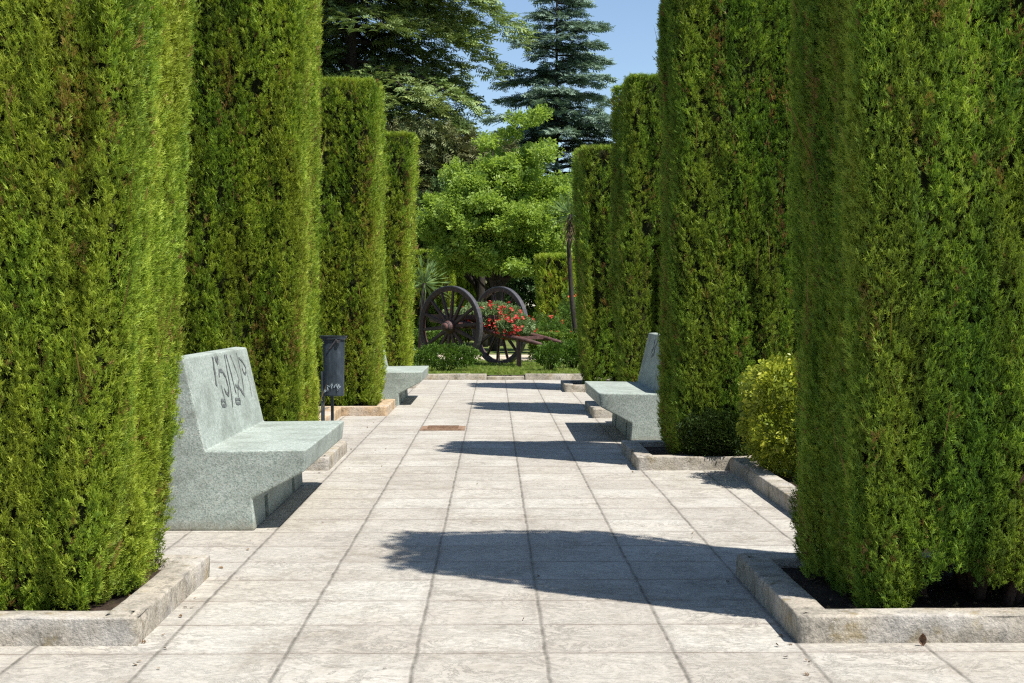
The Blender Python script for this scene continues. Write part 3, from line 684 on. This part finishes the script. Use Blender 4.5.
g_ = link('leaf_litter', np_mesh('leaf_litter', V, F, [M['litter']], T), None, 'stuff'); tag(g_, 'dry brown bits of cypress lying on soil and beside the kerbs', 'leaf litter')
# a curled dry leaf at the foot of the near right kerb
bm = bmesh.new()
for k, (w_, z_) in enumerate(((.002, .001), (.013, .012), (.015, .026), (.009, .038), (.001, .046))):
    for s_ in (-1, 0, 1): bm.verts.new((s_ * w_, -.010 * abs(s_) + .004 * math.sin(k), z_))
bm.verts.ensure_lookup_table()
for k in range(4):
    for s_ in (0, 1): bm.faces.new([bm.verts[i] for i in (3 * k + s_, 3 * k + s_ + 1, 3 * k + 4 + s_, 3 * k + 3 + s_)])
bmesh.ops.solidify(bm, geom=list(bm.faces), thickness=.0015)
o = obj('dry_leaf', bm, M['rust']); o.location = (1.52, 5.12, .0); tag(o, 'single curled brown leaf standing against the near right kerb', 'leaf')

# ---------------------------------------------------------------- the old cart
def cart():
    ax = Vector((.65, .76, 0)).normalized(); fw = Vector((.76, -.65, 0)).normalized()
    M0 = Vector((-.33, 27.5, .06)); yaw = math.atan2(fw.y, fw.x)
    root = thing('old_cart', 'old dark wooden two-wheeled cart with shafts resting low, filled with red geraniums', 'cart', M0, None, yaw)
    # local x = forward along the shafts, local y = along the axle (away from the camera)
    rw = .755; hz = .745; ht = .73
    def make_wheel(y, side):
        bm = bmesh.new()   # wooden felloes
        N = 56; prof = [(rw - .088, -.036), (rw - .088, .036), (rw - .012, .045), (rw - .012, -.045)]
        def ring(prof):
            b_ = bmesh.new(); rg = [[b_.verts.new((p * math.cos(2 * math.pi * k / N), q, p * math.sin(2 * math.pi * k / N))) for p, q in prof] for k in range(N)]
            for k in range(N):
                a, c = rg[k], rg[(k + 1) % N]
                for q in range(len(prof)): b_.faces.new((a[q], a[(q + 1) % len(prof)], c[(q + 1) % len(prof)], c[q]))
            bmesh.ops.recalc_face_normals(b_, faces=b_.faces); return b_
        w = obj('wheel', ring(prof), M['wheelwood'], root); w.location = (0, y, hz)
        obj('tyre', ring([(rw - .0115, -.048), (rw - .0115, .048), (rw + .006, .046), (rw + .006, -.046)]), M['iron'], w)
        bm.free(); bm = bmesh.new()
        pr = [(-.20, .045), (-.19, .07), (-.12, .075), (-.11, .10), (-.05, .125), (.05, .125), (.10, .095), (.15, .075)]
        tube(bm, [(0, a * side, 0) for a, _ in pr], [b_ for _, b_ in pr], 20)
        obj('hub', bm, M['wood'], w, smooth=False)
        bm = bmesh.new()
        for a, rr in ((-.125, .088), (-.085, .108)): tube(bm, [(0, (a - .012) * side, 0), (0, (a + .012) * side, 0)], rr, 20)
        obj('hub_band', bm, M['iron'], w)
        nsp = 14
        for k in range(nsp):
            th = 2 * math.pi * (k + .3) / nsp
            bm = bmesh.new(); L_ = rw - .10 - .11
            vs_ = box(bm, (0, 0, .11 + L_ / 2), (.078, .055, L_ + .03))
            for v in vs_:
                if v.co.z > .4: v.co.x *= .72; v.co.y *= .7; v.co.y += -.02 * side
            bmesh.ops.bevel(bm, geom=[e for e in bm.edges if abs(e.verts[0].co.z - e.verts[1].co.z) > .2], offset=.012, segments=2, affect='EDGES')
            s_ = obj('spoke', bm, M['wheelwood'], w); s_.rotation_euler = (0, th, 0)
        return w
    make_wheel(-ht, 1); make_wheel(ht - .05, -1).rotation_euler = (0, 0, R(-7))
    bm = bmesh.new(); tube(bm, [(0, -ht - .05, hz), (0, ht + .05, hz)], .035, 12); box(bm, (0, 0, hz + .03), (.12, 1.15, .10)); obj('axle', bm, M['wood'], root)
    for s_ in (-1, 1):
        bm = bmesh.new()
        pts = [(-.8, s_ * .40, hz + .13), (.2, s_ * .40, hz + .04), (.95, s_ * .39, .60), (1.45, s_ * .36, .52), (2.05, s_ * .34, .40)]
        tube(bm, pts, [.05, .055, .05, .042, .032], 10); obj('shaft', bm, M['wood'], root, smooth=True)
    bm = bmesh.new(); 
    for k in range(5): box(bm, (.02, -.32 + k * .16, hz + .13), (1.6, .15, .03))
    for s_ in (-1, 1): box(bm, (.02, s_ * .43, hz + .18), (1.6, .03, .08))
    for q in (-.80, .83): box(bm, (q, 0, hz + .18), (.03, .83, .08))
    obj('bed', bm, M['wood'], root)
    bm = bmesh.new(); tube(bm, [(1.33, -.37, .545), (1.35, -.37, .0)], [.04, .045], 10); box(bm, (1.33, 0, .55), (.06, .74, .06)); obj('prop_leg', bm, M['wood'], root)
    return root, M0, yaw
croot, cM, cyaw = cart()
# geraniums spilling over
r = np.random.default_rng(60); root = thing('geranium_planting', 'mass of red geraniums with grey-green leaves spilling over the front of the cart', 'flowers', (cM.x, cM.y, .06 + .80), None, cyaw)
n = 7500; c_ = np.array([(.62, -.05, .10), (.15, 0, .15), (-.45, 0, .1), (1.0, -.08, -.05)]); s_ = np.array([(.40, .40, .27), (.4, .36, .22), (.35, .34, .16), (.34, .38, .22)])
w = r.choice(4, n, p=[.38, .2, .17, .25]); d = nrm(r.normal(size=(n, 3))); rad = .5 + .5 * r.random(n) ** .5
P = c_[w] + d * s_[w] * (rad * (.85 + .35 * vn3(d + 4, 3, 61)))[:, None]
keep = P[:, 2] > -.30; P = P[keep]; d = d[keep]
V, F, T = scatter(P, d + r.normal(0, .5, d.shape), .075 * r.uniform(.6, 1.3, len(P)), LF, r, d, .6); link('foliage', np_mesh('foliage', V, F, [M['geranium']], T), root)
n = 120; w = r.choice(4, n, p=[.38, .16, .12, .34]); d = nrm(r.normal(size=(n, 3)) + np.array((.1, -.5, .35))); P = c_[w] + d * s_[w] * 1.12
Q = np.repeat(P, 6, axis=0) + r.normal(0, .022, (n * 6, 3)); D = nrm(np.repeat(d, 6, axis=0) + r.normal(0, .5, (n * 6, 3))); S_ = nrm(np.cross(D, r.normal(size=D.shape)))
V, F, T = scatter(Q, S_, .05, T_flower(), r, D, .1); link('blossoms', np_mesh('blossoms', V, F, [M['red']], T), root)

# low wire fence in front of the lawn's far shrubs
root = thing('wire_edging', 'thin low green wire edging on the lawn at the foot of the shafts', 'fence', (1.1, 26.9, .07))
for k in range(6):
    bm = bmesh.new(); tube(bm, [(-1.0 + k * .4, 0, -.03), (-1.0 + k * .4, 0, .26)], .008, 6); obj('stake', bm, M['iron'], root)
for z_ in (.10, .18, .25):
    bm = bmesh.new(); tube(bm, [(-1.0, 0, z_), (0, 0, z_ - .01), (1.0, 0, z_)], .0035, 5); obj('wire', bm, M['iron'], root)

# ---------------------------------------------------------------- trees beyond the lawn
NEED, FLAT = T_needles(8, .07), T_flat(6, .13)
def limb_tree(name, label, loc, h, crown, n, L, mat, seed, tm=LF, trunk_r=.16, group=None, limbs=14, clump=.34, bark='darkbark', base=.25, lean=(0, 0), ncl=None):
    """crown: list of (x,y,z,rx,ry,rz) lobes; foliage sits in many clumps on twigs inside them"""
    r = np.random.default_rng(seed); rr = random.Random(seed); root = thing(name, label, 'tree', loc, group)
    ncl = ncl or n // 55
    cr = np.array(crown); vol = cr[:, 3] * cr[:, 4] * cr[:, 5]; w = r.choice(len(cr), ncl, p=vol / vol.sum())
    d = nrm(r.normal(size=(ncl, 3))); cc = cr[w, :3] + d * cr[w, 3:] * (r.random(ncl) ** .4)[:, None]
    ci = r.choice(ncl, n); cs = clump * r.uniform(.5, 1.3, ncl)
    e = nrm(r.normal(size=(n, 3))) * np.array((1, 1, .6)) * (r.random(n) ** .5)[:, None]
    P = cc[ci] + e * cs[ci][:, None]
    D = e + np.array((0, 0, .1)) + r.normal(0, .5, (n, 3)); ct = r.normal(.45, .14, ncl)
    V, F, T = scatter(P, D, L * r.uniform(.6, 1.3, n), tm, r, np.tile((0, 0, 1.), (n, 1)) + e, .6, np.clip(ct[ci] + r.normal(0, .16, n), 0, 1))
    link('crown', np_mesh('crown', V, F, [mat], T), root)
    bm = bmesh.new(); tp = [(lean[0] * q, lean[1] * q, h * q * .85) for q in (0, .15, .35, .6, .85, 1)]; tp = [(x + rr.uniform(-.06, .06), y + rr.uniform(-.06, .06), z) for x, y, z in tp]; tp[0] = (0, 0, -.1)
    tube(bm, tp, [trunk_r * 1.25, trunk_r, trunk_r * .85, trunk_r * .6, trunk_r * .35, trunk_r * .1], 10)
    for k in rr.sample(range(ncl), min(limbs, ncl)):
        e_ = Vector(cc[k]); q = rr.uniform(base, .75); s0 = Vector(tp[0]).lerp(Vector(tp[-1]), q); s0.z = min(s0.z, e_.z * .9)
        mm = (s0 + e_) / 2 + Vector((rr.uniform(-.1, .1), rr.uniform(-.1, .1), rr.uniform(-.05, .2)))
        tube(bm, [s0, mm, e_], [trunk_r * .38, trunk_r * .22, trunk_r * .06], 6)
    obj('trunk', bm, M[bark], root, smooth=True); return root
def conifer(name, label, loc, h, z0, Lmax, tiers, per, n_per_m, L, mat, seed, shape=.8, droop=.25, group=None, trunk_r=.25, asym=None, tm=None, rise=.18, plate=.5, extra=()):
    r = np.random.default_rng(seed); rr = random.Random(seed); root = thing(name, label, 'tree', loc, group)
    bm = bmesh.new(); tube(bm, [(0, 0, -.1), (0, 0, h * .5), (0, 0, h)], [trunk_r, trunk_r * .6, .03], 10)
    Ps, Ds, Ns, Ts = [], [], [], []
    spec = [(t, None) for t in range(tiers) for k in range(per)] + [(0, e) for e in extra]
    for t, ex in spec:
        f = t / tiers
        for k in (0,):
            zf = f + rr.uniform(-.5, .5) / tiers; z = z0 + (h - z0) * max(0, min(.99, zf)); a = rr.uniform(0, 6.283)
            ln = Lmax * (1 - max(0, zf)) ** shape * rr.uniform(.5, 1.15)
            if asym: ln *= 1 + asym * math.cos(a)
            if ex: z, a, ln = ex
            ln = max(ln, .25); dirv = np.array((math.cos(a), math.sin(a), 0)); sd = np.array((-math.sin(a), math.cos(a), 0))
            def pt(s): return np.array((0, 0, z)) + dirv * ln * s + np.array((0, 0, ln * (rise * s * 1.6 - droop * s * s * 1.6)))
            tube(bm, [pt(0), pt(.5), pt(1)], [.05 * ln / Lmax + .015, .03 * ln / Lmax + .01, .006], 5, False)
            m = int(n_per_m * ln * (.6 + .4 * ln)); s = .15 + .85 * r.random(m) ** .75
            hw = plate * ln * .5 * np.sin(np.clip(s, 0, 1) * 2.6) + .08; off = r.uniform(-1, 1, m) * hw
            P = np.array([pt(q) for q in s]) + sd * off[:, None] + np.array((0, 0, 1)) * (-np.abs(off) * droop * .8 + r.normal(0, .05, m))[:, None] + dirv * (-np.abs(off) * .3)[:, None]
            D = dirv * 1.0 + sd * np.sign(off)[:, None] * r.uniform(.2, 1.2, m)[:, None] + np.array((0, 0, 1)) * r.normal(-.08, .22, m)[:, None]
            Ps.append(P); Ds.append(D); Ts.append(np.full(m, rr.gauss(.45, .12)) + r.normal(0, .15, m) + (s - .6) * .3)
    P = np.vstack(Ps); D = np.vstack(Ds); T0 = np.clip(np.concatenate(Ts), 0, 1); n = len(P)
    V, F, T = scatter(P, D, L * r.uniform(.6, 1.3, n), tm or NEED, r, np.tile((0, 0, 1.), (n, 1)), .35, T0)
    link('crown', np_mesh('crown', V, F, [mat], T), root); obj('trunk', bm, M['darkbark'], root, smooth=True)
    return root
# light-green broadleaf tree in the centre
limb_tree('leafy_tree', 'bright light-green broadleaf tree in the centre behind the cart', (.0, 36, .05), 6.0,
          [(.2, 0, 3.2, 2.0, 1.5, 1.2), (-1.1, 0, 3.0, .9, 1.0, 1.0), (.9, 0, 4.4, .95, .9, .9), (1.45, .2, 3.3, .9, .8, 1.2), (.3, 0, 4.9, .7, .6, .6), (.85, 0, 5.4, .5, .5, .65), (-.3, 0, 4.1, 1.0, .9, .7), (.1, -.4, 2.3, 1.3, .9, .45), (1.25, -.2, 2.35, .6, .6, .4)],
          21000, .19, M['maple'], 101, LF, .10, limbs=26, clump=.30, bark='darkbark', ncl=270)
limb_tree('dark_trunk_tree', 'broad dark-trunked tree standing behind the light-green tree', (.05, 40.5, .05), 4.8,
          [(0, 0, 3.9, 2.0, 1.4, 1.1), (-1.2, .3, 3.5, 1.5, 1.2, 1.0)], 11000, .17, M['darkleaf'], 102, LF, .22, limbs=12, ncl=170)
limb_tree('slim_dark_tree', 'slim dark trunk just left of the broad one', (-.33, 39.5, .05), 4.5, [(-.6, 0, 3.8, 1.2, 1.0, .9)], 6000, .16, M['darkleaf'], 103, LF, .14, limbs=8, ncl=100)
# cedars
conifer('spreading_cedar', 'large spreading cedar rising over the left cypress blocks', (-4.2, 43, .05), 17, 3.6, 4.5, 20, 9, 40, .32, M['cedar'], 111, .25, .34, trunk_r=.3, asym=.10, tm=FLAT, plate=.65, extra=((10.5, -.05, 5.3), (10.9, -.3, 4.4)))
conifer('tall_dark_conifer', 'very dark conifer behind the spreading cedar at the left', (-6.0, 46, .05), 15, 4.0, 2.8, 16, 7, 45, .28, M['darkleaf'], 112, .5, .3, tm=FLAT, plate=.7)
conifer('blue_cedar', 'blue-green cedar with layered branches and a pointed top against the sky', (2.58, 60, .05), 14.8, 5.0, 4.5, 22, 7, 40, .34, M['bluecedar'], 113, .66, .16, trunk_r=.13, asym=.10, tm=FLAT, rise=.14, plate=.40)
limb_tree('dull_conifer', 'dull brown-green conifer between the left cedar and the light-green tree', (-1.5, 40.5, .05), 6.6,
          [(0, 0, 4.4, 1.5, 1.0, 1.1), (.9, 0, 5.3, 1.0, .9, .55), (-.6, 0, 5.4, 1.1, 1.0, .9)], 16000, .24, M['dullconifer'], 114, FLAT, .2, limbs=12, clump=.42, ncl=150)
# background mass of individual trees
bgspots = [(-9.5, 50, 6.6), (-6.2, 52, 7.0), (-3.4, 50, 6.2), (-.6, 52, 6.0), (2.2, 49, 5.9), (5.0, 52, 6.6), (8.2, 50, 7.0), (11.5, 52, 7.4), (-13, 51, 7.2)]
words = ['far left end', 'left of the slim trunk', 'behind the dull conifer', 'behind the broad dark trunk', 'behind the leafy tree', 'below the blue cedar', 'behind the right cypress row', 'far right end', 'outermost on the left']
for i, (x_, y_, h_) in enumerate(bgspots):
    limb_tree('evergreen_tree', 'dark evergreen closing the view, %s' % words[i], (x_, y_, .05), h_, [(0, 0, h_ * .45, 1.9, 1.4, h_ * .42), (.5, 0, h_ * .7, 1.2, 1.1, h_ * .25), (0, -.3, 1.4, 1.9, 1.2, 1.3)],
              7500, .30, M['darkleaf'] if i % 3 else M['dullconifer'], 120 + i, FLAT if i % 2 else LF, .2, 'dark evergreens closing the view', limbs=6, clump=.5, ncl=110)
# side trees beyond the beds
for i, (x_, y_, h_, m_, lb) in enumerate([(-5.2, 9, 4.5, 'darkleaf', 'dark tree beyond the left bed beside the second cypress block'), (-6.0, 15, 5.5, 'dullconifer', 'dull green tree beyond the left bed beside the third cypress block'), (-5.5, 21, 5.5, 'darkleaf', 'dark tree beyond the left bed near the lawn'),
                               (6.0, 12, 4.5, 'darkleaf', 'dark tree beyond the right bed beside the second cypress block'), (6.2, 18, 5.5, 'maple', 'light tree beyond the right bed beside the third cypress block'), (6.5, 24, 5.5, 'dullconifer', 'dull tree beyond the right bed near the lawn')]):
    limb_tree('garden_tree', lb, (x_, y_, .05), h_, [(0, 0, h_ * .5, 1.4, 1.6, h_ * .4), (0, .3, 1.2, 1.5, 1.7, 1.0)], 6500, .17, M[m_], 140 + i, LF, .14, 'garden trees beyond the beds', limbs=8, ncl=110)
# distant clipped towers
def far_tower(label, x, y, w, d, h, seed, bot, top=1.0):
    tower(label, x, y, w, d, h, 5200, .17, TM_LITE, M['cypress'], seed, (0, 0), .05, bot, .1, wide=top, trunks=2)
far_tower('distant yellow-green clipped cypress with a tapering foot, right of the cart', 1.44, 34.2, .66, .7, 2.35, 51, .72, 1.1)
far_tower('distant clipped cypress, left one of the slim pair above the left wheel', -1.13, 41.6, .36, .5, 2.35, 52, .95)
far_tower('distant clipped cypress, right one of the slim pair above the left wheel', -.78, 42.4, .36, .5, 2.4, 53, .95)
far_tower('distant broad clipped cypress left of the slim pair', -1.75, 38.6, 1.2, .9, 2.6, 54, .9)

# yuccas
def yucca(label, loc, trunk, n, L, seed, skirt=True):
    r = np.random.default_rng(seed); root = thing('yucca', label, 'yucca', loc)
    top = Vector(trunk[-1]); BL = template([blade([(0, 0, 0), (0, .55, 0)], .07), blade([(0, .5, 0), (0, 1, -.10)], .055)])
    d = nrm(r.normal(size=(n, 3)) + np.array((0, 0, .45))); P = np.array(top) + d * .05
    V, F, T = scatter(P, d, L * r.uniform(.7, 1.1, n), BL, r); link('crown', np_mesh('crown', V, F, [M['yucca']], T), root)
    if skirt:
        m = n; d = np.stack([r.normal(0, .4, m), r.normal(0, .4, m), -np.ones(m)], 1); P = np.array(top) + np.stack([r.normal(0, .05, m), r.normal(0, .05, m), -.02 - .3 * r.random(m)], 1)
        V, F, T = scatter(P, d, L * r.uniform(.5, .9, m), BL, r); link('dead_leaves', np_mesh('dead_leaves', V, F, [M['straw']], T), root)
    bm = bmesh.new(); k = len(trunk); tube(bm, trunk, [.06 - .02 * q / (k - 1) for q in range(k)], 9); obj('trunk', bm, M['darkbark'], root, smooth=True)
yucca('tall yucca with a shaggy dead skirt and leaning trunk beside the last right cypress', (1.72, 29.6, .05), [(.0, 0, -.05), (-.06, 0, .6), (-.14, 0, 1.3), (-.2, 0, 2.3), (-.16, 0, 3.0)], 90, .50, 71)
yucca('short yucca with stiff radiating blades beside the last left cypress', (-1.68, 33, .05), [(0, 0, -.05), (.05, 0, 1.0), (.1, 0, 1.65)], 110, .6, 72, False)
# dark lamp-like post seen left of the second cypress block
bm = bmesh.new(); tube(bm, [(0, 0, 0), (0, 0, .12), (0, 0, .13), (0, 0, 2.2)], [.06, .055, .035, .03], 12)
o = obj('metal_post', bm, M['iron']); o.location = (-3.35, 15.8, .05); tag(o, 'dark slim metal post glimpsed left of the second left cypress block', 'post')
